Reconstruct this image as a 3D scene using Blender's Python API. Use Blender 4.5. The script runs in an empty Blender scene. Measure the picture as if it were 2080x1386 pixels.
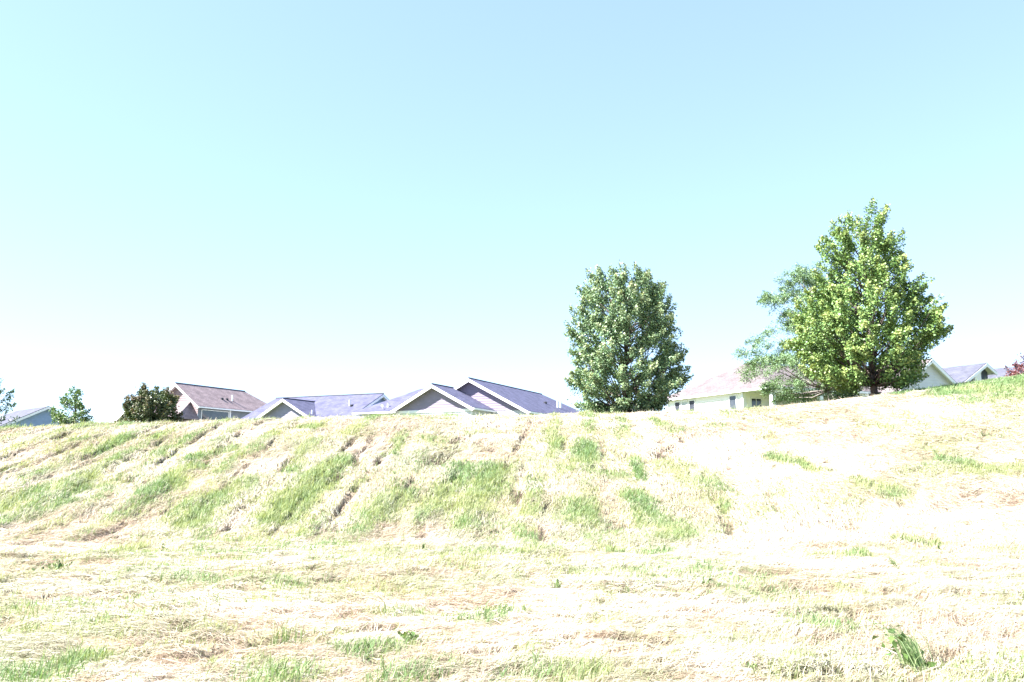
import bpy, bmesh, math, random
import numpy as np
from mathutils import Vector

# ------------------------------------------------------------------ camera, sky, sun, exposure
SC = bpy.context.scene
COL = SC.collection
R = math.radians
EYE = 1.6
FPX = 1618.0                      # focal length in pixels of a 2080 px wide picture
PITCH = math.atan((950 - 693) / FPX)
cam_d = bpy.data.cameras.new('camera')
cam_d.sensor_width = 36.0
cam_d.lens = 36.0 * FPX / 2080.0
cam_d.clip_end = 6000
cam = bpy.data.objects.new('camera', cam_d)
COL.objects.link(cam)
cam.location = (0, 0, EYE)
cam.rotation_euler = (math.pi / 2 + PITCH, 0, 0)
SC.camera = cam

SUN_ELEV = R(46)
SUN_AZ = R(75)                    # measured from straight behind the camera, towards its left
to_sun = Vector((-math.sin(SUN_AZ) * math.cos(SUN_ELEV), -math.cos(SUN_AZ) * math.cos(SUN_ELEV), math.sin(SUN_ELEV)))
world = bpy.data.worlds.new('World')
SC.world = world
world.use_nodes = True
wn = world.node_tree
bg = wn.nodes['Background']
sky = wn.nodes.new('ShaderNodeTexSky')
sky.sky_type = 'NISHITA'
sky.sun_disc = False
sky.sun_elevation = SUN_ELEV
sky.sun_rotation = math.atan2(to_sun.x, to_sun.y)
sky.air_density = 0.6
sky.dust_density = 0.0
sky.ozone_density = 10.0
bg.inputs['Strength'].default_value = 0.132
soft = wn.nodes.new('ShaderNodeGamma')          # a gentler rise from zenith to horizon than the raw sky
soft.inputs['Gamma'].default_value = 0.5
wn.links.new(sky.outputs[0], soft.inputs['Color'])
wn.links.new(soft.outputs[0], bg.inputs['Color'])
sun_d = bpy.data.lights.new('sun', 'SUN')
sun_d.energy = 4.0
sun_d.angle = R(0.5)
sun_d.color = (1.0, 0.965, 0.92)
sun = bpy.data.objects.new('sun', sun_d)
COL.objects.link(sun)
sun.rotation_euler = to_sun.to_track_quat('Z', 'Y').to_euler()
SC.view_settings.view_transform = 'Standard'
SC.view_settings.look = 'None'
SC.view_settings.gamma = 1
SC.view_settings.exposure = 2.75
SC.cycles.max_bounces = 6
SC.cycles.transparent_max_bounces = 4

rng = np.random.default_rng(7)
random.seed(7)

# ------------------------------------------------------------------ helpers
def ray(px, py):
    cx = (px - 1040) / FPX; cy = (693 - py) / FPX
    cp, sp = math.cos(PITCH), math.sin(PITCH)
    return (cx, cp - cy * sp, sp + cy * cp)

def at(px, py, Y):
    x, y, z = ray(px, py)
    return Vector((x / y * Y, Y, EYE + z / y * Y))

def tag(o, label=None, cat=None, group=None, kind=None):
    if label: o['label'] = label
    if cat: o['category'] = cat
    if group: o['group'] = group
    if kind: o['kind'] = kind
    return o

def empty(name, loc, rz=0.0):
    o = bpy.data.objects.new(name, None)
    COL.objects.link(o)
    o.location = loc
    o.rotation_euler = (0, 0, rz)
    o.empty_display_size = 0.2
    return o

class MB:
    """collects polygons and links them as one mesh object"""
    def __init__(self):
        self.v = []; self.f = []; self.uv = []
    def poly(self, pts, uvs=None):
        n = len(self.v)
        self.v += [tuple(p) for p in pts]
        self.f.append(tuple(range(n, n + len(pts))))
        self.uv.append(uvs or [(0, 0)] * len(pts))
    def extrude(self, pts, vec, uvf=None):
        pts = [Vector(p) for p in pts]; vec = Vector(vec)
        top = pts; bot = [p + vec for p in pts]
        nrm = Vector((0, 0, 0))
        for i in range(len(pts)):
            a, b = pts[i], pts[(i + 1) % len(pts)]
            nrm += a.cross(b)
        if nrm.dot(vec) > 0:
            top = top[::-1]; bot = bot[::-1]
        u = (lambda P: [uvf(p) for p in P]) if uvf else (lambda P: None)
        self.poly(top, u(top))
        self.poly(bot[::-1], u(bot[::-1]))
        for i in range(len(top)):
            j = (i + 1) % len(top)
            q = [top[j], top[i], bot[i], bot[j]]
            self.poly(q, u(q))
    def roof_plane(self, pts, th=0.07):
        pts = [Vector(p) for p in pts]
        n = Vector((0, 0, 0))
        for i in range(len(pts)):
            n += pts[i].cross(pts[(i + 1) % len(pts)])
        n.normalize()
        if n.z < 0: n = -n
        e = Vector((0, 0, 1)).cross(n); e.normalize()
        s = n.cross(e)
        self.extrude(pts, -n * th, lambda p: (p.dot(e), p.dot(s)))
    def box(self, x0, x1, y0, y1, z0, z1):
        self.extrude([(x0, y0, z1), (x1, y0, z1), (x1, y1, z1), (x0, y1, z1)], (0, 0, z0 - z1))
    def tube(self, pts, radii, n=6):
        pts = [Vector(p) for p in pts]
        rings = []
        for i, p in enumerate(pts):
            t = (pts[min(i + 1, len(pts) - 1)] - pts[max(i - 1, 0)])
            if t.length < 1e-6: t = Vector((0, 0, 1))
            t.normalize()
            a = t.cross(Vector((0.31, 0.95, 0.05)))
            if a.length < 1e-3: a = t.cross(Vector((1, 0, 0)))
            a.normalize(); b = t.cross(a)
            base = len(self.v)
            for k in range(n):
                an = 2 * math.pi * k / n
                self.v.append(tuple(p + (a * math.cos(an) + b * math.sin(an)) * radii[i]))
            rings.append(base)
        for i in range(len(pts) - 1):
            for k in range(n):
                k2 = (k + 1) % n
                self.f.append((rings[i] + k, rings[i] + k2, rings[i + 1] + k2, rings[i + 1] + k))
                self.uv.append([(0, 0)] * 4)
        self.f.append(tuple(rings[-1] + k for k in range(n))); self.uv.append([(0, 0)] * n)
        self.f.append(tuple(rings[0] + k for k in range(n))[::-1]); self.uv.append([(0, 0)] * n)
    def build(self, name, mat, parent=None, smooth=False):
        me = bpy.data.meshes.new(name)
        me.from_pydata(self.v, [], self.f)
        uvl = me.uv_layers.new(name='UVMap')
        flat = [c for face in self.uv for uv in face for c in uv]
        uvl.data.foreach_set('uv', flat)
        if smooth: me.polygons.foreach_set('use_smooth', [True] * len(me.polygons))
        me.materials.append(mat)
        o = bpy.data.objects.new(name, me)
        COL.objects.link(o)
        if parent: o.parent = parent
        return o

def np_mesh(name, verts, faces, mat, parent=None, colors=None, smooth=False):
    """verts (N,3); faces (M,k); colors (N,3) per vertex"""
    me = bpy.data.meshes.new(name)
    verts = np.asarray(verts, np.float32); faces = np.asarray(faces, np.int32)
    k = faces.shape[1]
    me.vertices.add(len(verts)); me.vertices.foreach_set('co', verts.ravel())
    me.loops.add(faces.size); me.loops.foreach_set('vertex_index', faces.ravel())
    me.polygons.add(len(faces))
    me.polygons.foreach_set('loop_start', np.arange(0, faces.size, k, dtype=np.int32))
    me.polygons.foreach_set('loop_total', np.full(len(faces), k, np.int32))
    if smooth: me.polygons.foreach_set('use_smooth', np.ones(len(faces), bool))
    me.update(calc_edges=True)
    if colors is not None:
        at_ = me.color_attributes.new('tint', 'FLOAT_COLOR', 'POINT')
        c = np.ones((len(verts), 4), np.float32); c[:, :3] = colors
        at_.data.foreach_set('color', c.ravel())
    me.materials.append(mat)
    o = bpy.data.objects.new(name, me)
    COL.objects.link(o)
    if parent: o.parent = parent
    return o

# value noise
_T = np.random.default_rng(3).random((256, 256)).astype(np.float32)
def vnoise(x, y, off=0):
    x = np.asarray(x, float) + off * 17.3; y = np.asarray(y, float) + off * 5.9
    xi = np.floor(x).astype(int); yi = np.floor(y).astype(int)
    fx = x - xi; fy = y - yi
    fx = fx * fx * (3 - 2 * fx); fy = fy * fy * (3 - 2 * fy)
    a = _T[xi & 255, yi & 255]; b = _T[(xi + 1) & 255, yi & 255]
    c = _T[xi & 255, (yi + 1) & 255]; d = _T[(xi + 1) & 255, (yi + 1) & 255]
    return (a * (1 - fx) + b * fx) * (1 - fy) + (c * (1 - fx) + d * fx) * fy
def fbm(x, y, oct=4, off=0):
    s = 0; w = 0.5; t = 0
    for o in range(oct):
        s = s + w * vnoise(x * 2 ** o, y * 2 ** o, off + o * 3); t += w; w *= 0.5
    return s / t
def sstep(a, b, x):
    t = np.clip((x - a) / (b - a), 0, 1)
    return t * t * (3 - 2 * t)

# ------------------------------------------------------------------ materials
def new_mat(name):
    m = bpy.data.materials.new(name); m.use_nodes = True
    nt = m.node_tree; b = nt.nodes['Principled BSDF']
    return m, nt, b
def N(nt, t, **kw):
    n = nt.nodes.new(t)
    for k, v in kw.items(): setattr(n, k, v)
    return n
def ramp(nt, fac, stops):
    r = N(nt, 'ShaderNodeValToRGB')
    e = r.color_ramp.elements
    while len(e) < len(stops): e.new(0.5)
    for el, (p, c) in zip(e, stops):
        el.position = p; el.color = (*c, 1)
    nt.links.new(fac, r.inputs[0])
    return r.outputs[0]

def mat_noise(name, c0, c1, scale=3.0, rough=0.7, bump=0.0, spec=0.3, detail=4):
    m, nt, b = new_mat(name)
    tc = N(nt, 'ShaderNodeTexCoord'); no = N(nt, 'ShaderNodeTexNoise')
    no.inputs['Scale'].default_value = scale; no.inputs['Detail'].default_value = detail
    nt.links.new(tc.outputs['Object'], no.inputs['Vector'])
    nt.links.new(ramp(nt, no.outputs[0], [(0.3, c0), (0.7, c1)]), b.inputs['Base Color'])
    b.inputs['Roughness'].default_value = rough
    b.inputs['Specular IOR Level'].default_value = spec
    if bump:
        bp = N(nt, 'ShaderNodeBump'); bp.inputs['Strength'].default_value = bump; bp.inputs['Distance'].default_value = 0.02
        nt.links.new(no.outputs[0], bp.inputs['Height']); nt.links.new(bp.outputs[0], b.inputs['Normal'])
    return m

def mat_shingle(name, cols):
    """asphalt shingles laid in courses along the roof plane (UV in metres)"""
    m, nt, b = new_mat(name)
    uv = N(nt, 'ShaderNodeUVMap')
    br = N(nt, 'ShaderNodeTexBrick')
    br.inputs['Scale'].default_value = 1.0
    br.inputs['Brick Width'].default_value = 0.32; br.inputs['Row Height'].default_value = 0.15
    br.inputs['Mortar Size'].default_value = 0.008; br.inputs['Mortar Smooth'].default_value = 0.4
    br.inputs['Color1'].default_value = (*cols[0], 1); br.inputs['Color2'].default_value = (*cols[1], 1)
    br.inputs['Mortar'].default_value = (*cols[2], 1); br.inputs['Bias'].default_value = 0.1
    nt.links.new(uv.outputs[0], br.inputs['Vector'])
    no = N(nt, 'ShaderNodeTexNoise'); no.inputs['Scale'].default_value = 1.3; no.inputs['Detail'].default_value = 8
    nt.links.new(uv.outputs[0], no.inputs['Vector'])
    mx = N(nt, 'ShaderNodeMix', data_type='RGBA', blend_type='MULTIPLY')
    mx.inputs[0].default_value = 1.0
    nt.links.new(br.outputs['Color'], mx.inputs[6])
    nt.links.new(ramp(nt, no.outputs[0], [(0.3, (0.72,) * 3), (0.7, (1.2,) * 3)]), mx.inputs[7])
    nt.links.new(mx.outputs[2], b.inputs['Base Color'])
    bp = N(nt, 'ShaderNodeBump'); bp.inputs['Strength'].default_value = 0.5; bp.inputs['Distance'].default_value = 0.01
    nt.links.new(br.outputs['Fac'], bp.inputs['Height']); bp.invert = True
    nt.links.new(bp.outputs[0], b.inputs['Normal'])
    b.inputs['Roughness'].default_value = 0.9; b.inputs['Specular IOR Level'].default_value = 0.2
    return m

def mat_tint(name, rough=0.7, trans=0.35, spec=0.25, tmul=(1.3, 1.15, 0.45)):
    """leaf or blade: colour of each leaf comes from the 'tint' attribute; thin, lets light through"""
    m, nt, b = new_mat(name)
    a = N(nt, 'ShaderNodeVertexColor', layer_name='tint')
    nt.links.new(a.outputs[0], b.inputs['Base Color'])
    b.inputs['Roughness'].default_value = rough; b.inputs['Specular IOR Level'].default_value = spec
    if trans:
        tr = N(nt, 'ShaderNodeBsdfTranslucent')
        mu = N(nt, 'ShaderNodeMix', data_type='RGBA', blend_type='MULTIPLY')
        mu.inputs[0].default_value = 1.0; mu.inputs[7].default_value = (*tmul, 1)
        nt.links.new(a.outputs[0], mu.inputs[6]); nt.links.new(mu.outputs[2], tr.inputs[0])
        ms = N(nt, 'ShaderNodeMixShader'); ms.inputs[0].default_value = trans
        nt.links.new(b.outputs[0], ms.inputs[1]); nt.links.new(tr.outputs[0], ms.inputs[2])
        nt.links.new(ms.outputs[0], nt.nodes['Material Output'].inputs[0])
    return m

M = {}
M['slate_shingle'] = mat_shingle('slate_shingle', [(0.072, 0.074, 0.128), (0.1, 0.1, 0.165), (0.048, 0.05, 0.088)])
M['brown_shingle'] = mat_shingle('brown_shingle', [(0.19, 0.15, 0.16), (0.25, 0.195, 0.205), (0.11, 0.085, 0.09)])
M['pink_shingle'] = mat_shingle('pink_shingle', [(0.115, 0.096, 0.1), (0.148, 0.124, 0.128), (0.075, 0.06, 0.064)])
M['grey_shingle'] = mat_shingle('grey_shingle', [(0.07, 0.073, 0.1), (0.092, 0.094, 0.125), (0.05, 0.052, 0.072)])
M['white_trim'] = mat_noise('white_trim', (0.74, 0.71, 0.77), (0.8, 0.77, 0.82), 2.0, 0.5)
M['soffit_white'] = mat_noise('soffit_white', (0.62, 0.6, 0.68), (0.68, 0.66, 0.73), 2.0, 0.6)
M['cream_siding'] = mat_noise('cream_siding', (0.8, 0.75, 0.76), (0.84, 0.79, 0.79), 1.5, 0.6)
M['white_siding'] = mat_noise('white_siding', (0.52, 0.51, 0.57), (0.58, 0.57, 0.62), 1.5, 0.6)
M['rose_siding'] = mat_noise('rose_siding', (0.23, 0.17, 0.18), (0.265, 0.2, 0.21), 1.5, 0.6)
M['rosy_siding'] = mat_noise('rosy_siding', (0.215, 0.18, 0.25), (0.245, 0.205, 0.28), 1.5, 0.6)
M['pale_siding'] = mat_noise('pale_siding', (0.23, 0.215, 0.3), (0.265, 0.245, 0.33), 1.5, 0.6)
M['blue_siding'] = mat_noise('blue_siding', (0.22, 0.29, 0.46), (0.25, 0.33, 0.51), 1.5, 0.6)
M['grey_siding'] = mat_noise('grey_siding', (0.17, 0.18, 0.22), (0.2, 0.21, 0.25), 1.5, 0.6)
M['navy_siding'] = mat_noise('navy_siding', (0.045, 0.05, 0.085), (0.06, 0.065, 0.105), 1.5, 0.6)
M['dark_trim'] = mat_noise('dark_trim', (0.03, 0.03, 0.04), (0.05, 0.05, 0.06), 2.0, 0.6)
M['window_glass'] = mat_noise('window_glass', (0.03, 0.035, 0.045), (0.06, 0.065, 0.08), 1.5, 0.08, spec=0.6)
M['blind'] = mat_noise('blind', (0.42, 0.43, 0.46), (0.5, 0.51, 0.53), 3.0, 0.6)
M['pvc'] = mat_noise('pvc', (0.7, 0.7, 0.72), (0.78, 0.78, 0.8), 5.0, 0.5)
M['bark'] = mat_noise('bark', (0.07, 0.055, 0.05), (0.16, 0.13, 0.12), 14.0, 0.9, 0.6, 0.1)
M['pale_bark'] = mat_noise('pale_bark', (0.16, 0.14, 0.13), (0.3, 0.27, 0.25), 14.0, 0.9, 0.6, 0.1)
M['leaf'] = mat_tint('leaf', 0.45, 0.15, 0.4)
M['red_leaf'] = mat_tint('red_leaf', 0.5, 0.25, 0.3, (1.4, 0.7, 0.6))
M['grass_blade'] = mat_tint('grass_blade', 0.6, 0.35, 0.25, (1.15, 1.1, 0.6))
M['straw'] = mat_tint('straw', 0.6, 0.2, 0.3, (1.0, 0.9, 0.75))

# ------------------------------------------------------------------ ground: mown bank
CREST_PX = np.array([(-500, 884), (-250, 874), (0, 866), (200, 857), (350, 853), (500, 848), (700, 843), (850, 840), (1000, 839), (1150, 837),
                     (1300, 833), (1400, 831), (1500, 828), (1560, 823), (1650, 813), (1720, 806), (1780, 799), (1850, 790),
                     (1920, 780), (1980, 770), (2080, 757), (2300, 740), (2600, 728)], float)
YC = 30.0
_cr = [at(a, b, YC) for a, b in CREST_PX]
CX = np.array([p.x for p in _cr]); CZ = np.array([p.z for p in _cr])
def crest_z(x):
    k = 0.9
    return (np.interp(x - k, CX, CZ) + np.interp(x, CX, CZ) * 2 + np.interp(x + k, CX, CZ)) / 4
def foot_y(x):
    return 17.0 - 5.5 * sstep(5, 18, x) + 1.0 * sstep(-4, -18, x)
def macro(x, y):
    zc = crest_z(x); y0 = foot_y(x)
    t = (y - y0) / (YC - y0)
    a = 0.20
    tt = np.clip(t, 0, 1)
    # straight incline with rounded foot and shoulder
    soft = lambda q: np.where(q < a, q * q / (2 * a), q - a / 2)
    up = soft(tt) / (1 - a / 2)
    up2 = 1 - soft(1 - tt) / (1 - a / 2)
    prof = up * (1 - tt) + up2 * tt
    z = zc * prof
    back = np.clip(y - YC, 0, None)
    z = z - 0.9 * sstep(0, 14, back) * (1 - 0.65 * sstep(0, 6, x) * (1 - sstep(30, 60, x))) - 0.002 * np.clip(back - 14, 0, 400)
    return z

def hit(px, py):
    """where the view ray of a pixel of the photograph meets the ground"""
    dx, dy, dz = ray(px, py)
    Y = np.linspace(3, 60, 2400)
    X = dx / dy * Y; Z = EYE + dz / dy * Y
    below = Z - macro(X, Y) < 0
    i = int(np.argmax(below)) if below.any() else int(np.argmin(np.abs(Z - macro(X, Y))))
    return float(X[i]), float(Y[i])

GREEN = [  # x0 y0 x1 y1 of a green stroke in the photo, width in metres, strength
 (0,1035,75,1000,.5,1),(60,1050,120,1025,.35,.9),(150,995,237,930,.35,1),(107,1020,150,992,.35,.8),(205,917,265,885,.45,1.2),(200,985,250,965,.4,.7),
 (275,1030,388,950,.8,.9),(325,917,355,900,.4,1),(382,935,462,912,.5,.9),(388,1060,488,985,.8,1.1),(437,965,512,912,.5,.7),(0,1025,88,990,.5,.8),
 (562,1050,680,950,.95,1.3),(618,862,640,868,.5,1.2),(582,960,640,902,.5,.8),(520,1020,570,992,.6,.6),(750,1045,832,1010,.9,.9),(725,992,745,980,.35,.8),
 (795,925,820,880,.4,.9),(882,1037,945,950,.55,.9),(950,1035,1007,955,1.0,1),(957,875,995,875,.4,.7),(1122,875,1130,930,.45,1.1),(1180,900,1190,942,.55,1.1),
 (1160,955,1235,970,.8,.8),(1160,1017,1180,1067,.9,.8),(1290,935,1305,970,.45,1),(1315,850,1377,872,.5,.8),(1378,945,1440,990,.9,.8),(1295,1005,1365,1092,.7,.95),
 (1452,1017,1465,1042,.35,.9),(1575,923,1665,956,.4,.9),(1862,966,2078,950,.8,.6),(1930,941,1997,950,.5,1),(1746,986,1811,1000,.5,.8),(1748,860,1830,880,.5,.5),
 (1816,1097,1887,1102,.3,.9),(1820,795,2100,759,.7,1.5),(1930,790,2100,778,1.4,1.4),(1960,810,2100,800,1.2,.7),(2030,775,2150,765,1.5,1.6),(1780,800,1900,784,.3,.9),
 (195,1130,282,1115,.3,.9),(0,1375,140,1340,.5,1),(120,1225,190,1235,.3,.9),(337,1275,450,1280,.3,.7),(387,1120,440,1112,.25,.9),(240,1212,287,1207,.2,.8),
 (475,1350,520,1362,.35,.8),(142,1290,275,1295,.25,.7),(570,1285,700,1280,.35,.8),(690,1325,832,1320,.35,1.1),(520,1350,595,1362,.4,.9),(945,1250,1040,1240,.3,1.1),
 (795,1375,895,1370,.35,.9),(782,1250,870,1250,.25,.7),(840,1305,930,1305,.2,.8),(1040,1125,1135,1120,.3,.9),(1252,1120,1327,1125,.3,.9),(1055,1370,1190,1372,.45,1),
 (1040,1320,1115,1300,.25,.7),(1365,1350,1415,1340,.25,.7),(1190,1217,1265,1212,.3,.6),(1655,1132,1740,1132,.3,1),(1605,1270,1700,1275,.4,1),(1597,1375,1710,1362,.4,.9),
 (1985,1375,2080,1375,.3,.9),(1872,1150,1985,1162,.3,.6),(1690,1195,1760,1205,.3,.6),(20,1180,120,1170,.3,.7),(800,1180,840,1185,.25,.7),(560,1180,600,1185,.2,.8)]
RUT_SHADE = [   # darker broken windrows, bare thatch and a weed's shadow painted in, same format
 (0,962,60,930,.22,1),(60,930,170,885,.18,.9),(55,967,120,945,.2,.8),(105,968,185,938,.2,.7),(250,962,370,895,.2,.9),(420,945,470,895,.18,.9),(670,992,770,880,.25,1.2),
 (545,928,605,905,.2,.8),(850,1030,885,985,.25,.8),(885,942,935,890,.5,1),(1045,1022,1065,955,.22,1.1),(1335,922,1365,905,.35,1),(30,1087,95,1077,.2,.9),(162,1097,237,1097,.2,1),
 (262,1082,285,1077,.15,1),(110,1068,130,1064,.18,.8),(600,888,612,884,.12,1.3),(1885,1042,1945,1044,.12,1.2),(1900,1030,2080,1010,.5,.5),(1950,1005,2080,1000,.6,.45),
 (480,1040,520,1020,.2,.7),(640,1060,665,1040,.2,.6),(960,1085,1000,1060,.2,.6),(0,1110,70,1100,.2,.7),(190,1178,260,1190,.15,.8),(320,1230,390,1240,.15,.8),(555,1175,600,1172,.12,.9),
 (630,1245,665,1240,.1,.9),(780,1205,870,1202,.15,.8),(1130,1200,1150,1200,.08,1.2),(1250,1300,1290,1295,.1,.7),(1735,1265,1790,1268,.1,.9),(1880,1340,1960,1320,.15,.7),
 (1820,1180,1900,1225,.25,.6),(1960,1250,2080,1300,.3,.6),(740,1345,780,1347,.1,.9),(480,1320,500,1330,.08,.8),(640,1215,690,1225,.12,.5)]
def strokes(lst):
    out = []
    for x0, y0, x1, y1, w, s in lst:
        a = hit(x0, y0); b = hit(x1, y1)
        out.append((a[0], a[1], b[0], b[1], w, s))
    return out
GREEN_W = strokes(GREEN); RUT_SHADE_W = strokes(RUT_SHADE)

def field(x, y, st, edge=0.5, off=0, amp=0.5):
    """soft union of ragged strokes on the ground"""
    x = np.asarray(x, float); y = np.asarray(y, float)
    wx = x + (fbm(x * 1.3, y * 1.3, 3, off) - .5) * amp * 1.1
    wy = y + (fbm(x * 1.3, y * 1.3, 3, off + 9) - .5) * amp * 1.6
    g = np.zeros_like(x)
    for x0, y0, x1, y1, w, s in st:
        dx, dy = x1 - x0, y1 - y0
        L2 = dx * dx + dy * dy + 1e-6
        m = (wx > min(x0, x1) - w * 2) & (wx < max(x0, x1) + w * 2) & (wy > min(y0, y1) - w * 2) & (wy < max(y0, y1) + w * 2)
        if not m.any(): continue
        px, py = wx[m], wy[m]
        t = np.clip(((px - x0) * dx + (py - y0) * dy) / L2, 0, 1)
        d = np.hypot(px - x0 - t * dx, py - y0 - t * dy)
        g[m] = np.maximum(g[m], s * sstep(w * (0.5 + edge), w * (0.5 - edge * 0.6), d))
    return g
def row_phase(x, y):
    return (x - 0.0865 * y + (fbm(x * 0.3, y * 0.12, 2, 23) - .5) * 1.1) * 2 * math.pi / 1.3
def tan_streak(x, y):
    flat = 1 - sstep(14.5, 20, y)
    return sstep(0.6, 0.7, fbm(x * 1.0 + y * .2, y * 1.7, 3, 77)) * flat * (1 - 0.4 * sstep(1, 6, x))
def row_wave(x, y):
    # rake rows running up the bank, about 1.3 m apart
    return np.sin(row_phase(x, y))
def row_mask(x, y):
    return sstep(16.5, 19, y) * (1 - sstep(4, 9, x)) * sstep(0.36, 0.58, fbm(x * 0.35, y * 0.2, 2, 27))
def green_field(x, y):
    g = field(x, y, GREEN_W, 0.7, 0, 0.6) * (1 - 0.36 * sstep(16, 11, y))
    n = fbm(x * 0.55, y * 0.35, 4, 21)
    g2 = sstep(0.46, 0.62, n) * 0.32 + sstep(0.0, 0.8, row_wave(x, y)) * row_mask(x, y) * 0.40
    fine = fbm(x * 2.2, y * 1.6, 3, 33)
    return np.clip(np.maximum(g, g2) * (0.45 + 1.1 * fine), 0, 1.4)
def rut_shade_field(x, y):
    r = field(x, y, RUT_SHADE_W, 0.5, 5, 0.35)
    fine = fbm(x * 4, y * 4, 3, 41)
    r2 = np.maximum(sstep(0.64, 0.76, fbm(x * 1.1, y * 1.1, 4, 55)) * 0.45, sstep(0.66, 0.74, fbm(x * 3.4, y * 4.6, 3, 57)) * 1.1)
    rows = sstep(0.80, 1.0, np.cos(row_phase(x, y) - 3.5)) * sstep(16.5, 18.5, y) * (1 - sstep(5, 10, x)) * sstep(0.44, 0.58, fbm(x * 0.6, y * 0.35, 3, 29)) * 0.9
    flat = 1 - sstep(14.5, 20, y)
    st = sstep(0.63, 0.72, fbm(x * 1.2 + 3 + y * .3, y * 2.2, 3, 83)) * flat * 0.8 * (1 - 0.4 * sstep(1, 6, x))
    return np.clip(np.maximum(np.maximum(r, r2), np.maximum(rows, st)) * sstep(0.25, 0.62, fine) * 1.3, 0, 1.3)
def relief(x, y):
    fade = 1 - sstep(33, 40, y)
    near = (fbm(x * 0.35, y * 0.5, 3, 2) - .5) * 0.16 + (fbm(x * 1.2, y * 1.5, 4, 4) - .5) * 0.10
    lump = (np.abs(fbm(x * 2.2, y * 2.6, 3, 8) - .5)) * -0.10
    rows = row_wave(x, y) * 0.035 * row_mask(x, y)
    return (near + lump + rows) * fade * (1 - 0.8 * sstep(24, 29, y)) - 0.13 * sstep(24, 29.5, y) * fade
def ground_z(x, y):
    x = np.asarray(x, float); y = np.asarray(y, float)
    z = macro(x, y) + relief(x, y)
    return z - 0.10 * np.clip(rut_shade_field(x, y), 0, 1) + 0.03 * np.clip(green_field(x, y), 0, 1)
def gz1(x, y): return float(ground_z(np.array([x]), np.array([y]))[0])

def build_ground():
    xs = np.concatenate([-np.geomspace(2500, 27, 26), np.arange(-26, 26.01, 0.13), np.geomspace(27, 2500, 26)])
    ys = np.concatenate([-np.geomspace(800, 3, 16), np.arange(-2, 4, 0.5), np.arange(4, 34.01, 0.12), np.geomspace(34.6, 3000, 40)])
    X, Y = np.meshgrid(xs, ys)
    x, y = X.ravel(), Y.ravel()
    Z = ground_z(x, y)
    nx = len(xs); ny = len(ys)
    idx = np.arange(nx * ny).reshape(ny, nx)
    F = np.stack([idx[:-1, :-1], idx[:-1, 1:], idx[1:, 1:], idx[1:, :-1]], -1).reshape(-1, 4)
    col = np.stack([np.clip(green_field(x, y), 0, 1), np.clip(rut_shade_field(x, y), 0, 1), sstep(31, 34, y)], 1)
    m, nt, b = new_mat('bank_soil')
    a = N(nt, 'ShaderNodeVertexColor', layer_name='tint')
    sp = N(nt, 'ShaderNodeSeparateColor'); nt.links.new(a.outputs[0], sp.inputs[0])
    tc = N(nt, 'ShaderNodeTexCoord')
    mp = N(nt, 'ShaderNodeMapping'); mp.inputs['Scale'].default_value = (9, 26, 26)
    nt.links.new(tc.outputs['Object'], mp.inputs[0])
    no = N(nt, 'ShaderNodeTexNoise'); no.inputs['Scale'].default_value = 1.0; no.inputs['Detail'].default_value = 6; no.inputs['Distortion'].default_value = 1.2
    nt.links.new(mp.outputs[0], no.inputs['Vector'])
    thatch = ramp(nt, no.outputs[0], [(0.32, (0.16, 0.115, 0.08)), (0.5, (0.34, 0.26, 0.19)), (0.68, (0.5, 0.41, 0.31))])
    turf = ramp(nt, no.outputs[0], [(0.3, (0.07, 0.10, 0.03)), (0.7, (0.16, 0.2, 0.07))])
    shaded_soil = ramp(nt, no.outputs[0], [(0.35, (0.018, 0.014, 0.012)), (0.7, (0.09, 0.065, 0.05))])  # bare earth, its colour darkened further for the shade down in the ruts
    def mix(f, c0, c1):
        mx = N(nt, 'ShaderNodeMix', data_type='RGBA'); nt.links.new(f, mx.inputs[0]); nt.links.new(c0, mx.inputs[6]); nt.links.new(c1, mx.inputs[7]); return mx.outputs[2]
    c = mix(sp.outputs[0], thatch, turf); c = mix(sp.outputs[1], c, shaded_soil); c = mix(sp.outputs[2], c, turf)
    nt.links.new(c, b.inputs['Base Color'])
    b.inputs['Roughness'].default_value = 0.95; b.inputs['Specular IOR Level'].default_value = 0.1
    bp = N(nt, 'ShaderNodeBump'); bp.inputs['Strength'].default_value = 0.7; bp.inputs['Distance'].default_value = 0.04
    nt.links.new(no.outputs[0], bp.inputs['Height']); nt.links.new(bp.outputs[0], b.inputs['Normal'])
    o = np_mesh('ground', np.stack([x, y, Z], 1), F, m, colors=col, smooth=True)
    tag(o, kind='structure')
build_ground()

# ------------------------------------------------------------------ cut hay and standing grass
def ribbons(P0, P1, P2, W, side):
    """three-point ribbons; P* (n,3), W (n,), side (n,3) unit"""
    n = len(P0)
    V = np.empty((n, 6, 3), np.float32)
    s = side * (W[:, None] * 0.5)
    V[:, 0] = P0 - s; V[:, 1] = P0 + s
    V[:, 2] = P1 - s * 0.9; V[:, 3] = P1 + s * 0.9
    V[:, 4] = P2 - s * 0.25; V[:, 5] = P2 + s * 0.25
    b = (np.arange(n) * 6)[:, None]
    F = np.concatenate([b + np.array([[0, 1, 3, 2]]), b + np.array([[2, 3, 5, 4]])], 0)
    return V.reshape(-1, 3), F

def scatter(n, ymin, ymax, power=1.0):
    """random points on the ground inside the part of the bank the view can reach, denser near the camera"""
    y = ymin + (ymax - ymin) * rng.random(n) ** power
    half = 0.74 * y + 1.6
    x = (rng.random(n) * 2 - 1) * half
    return x, y

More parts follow.
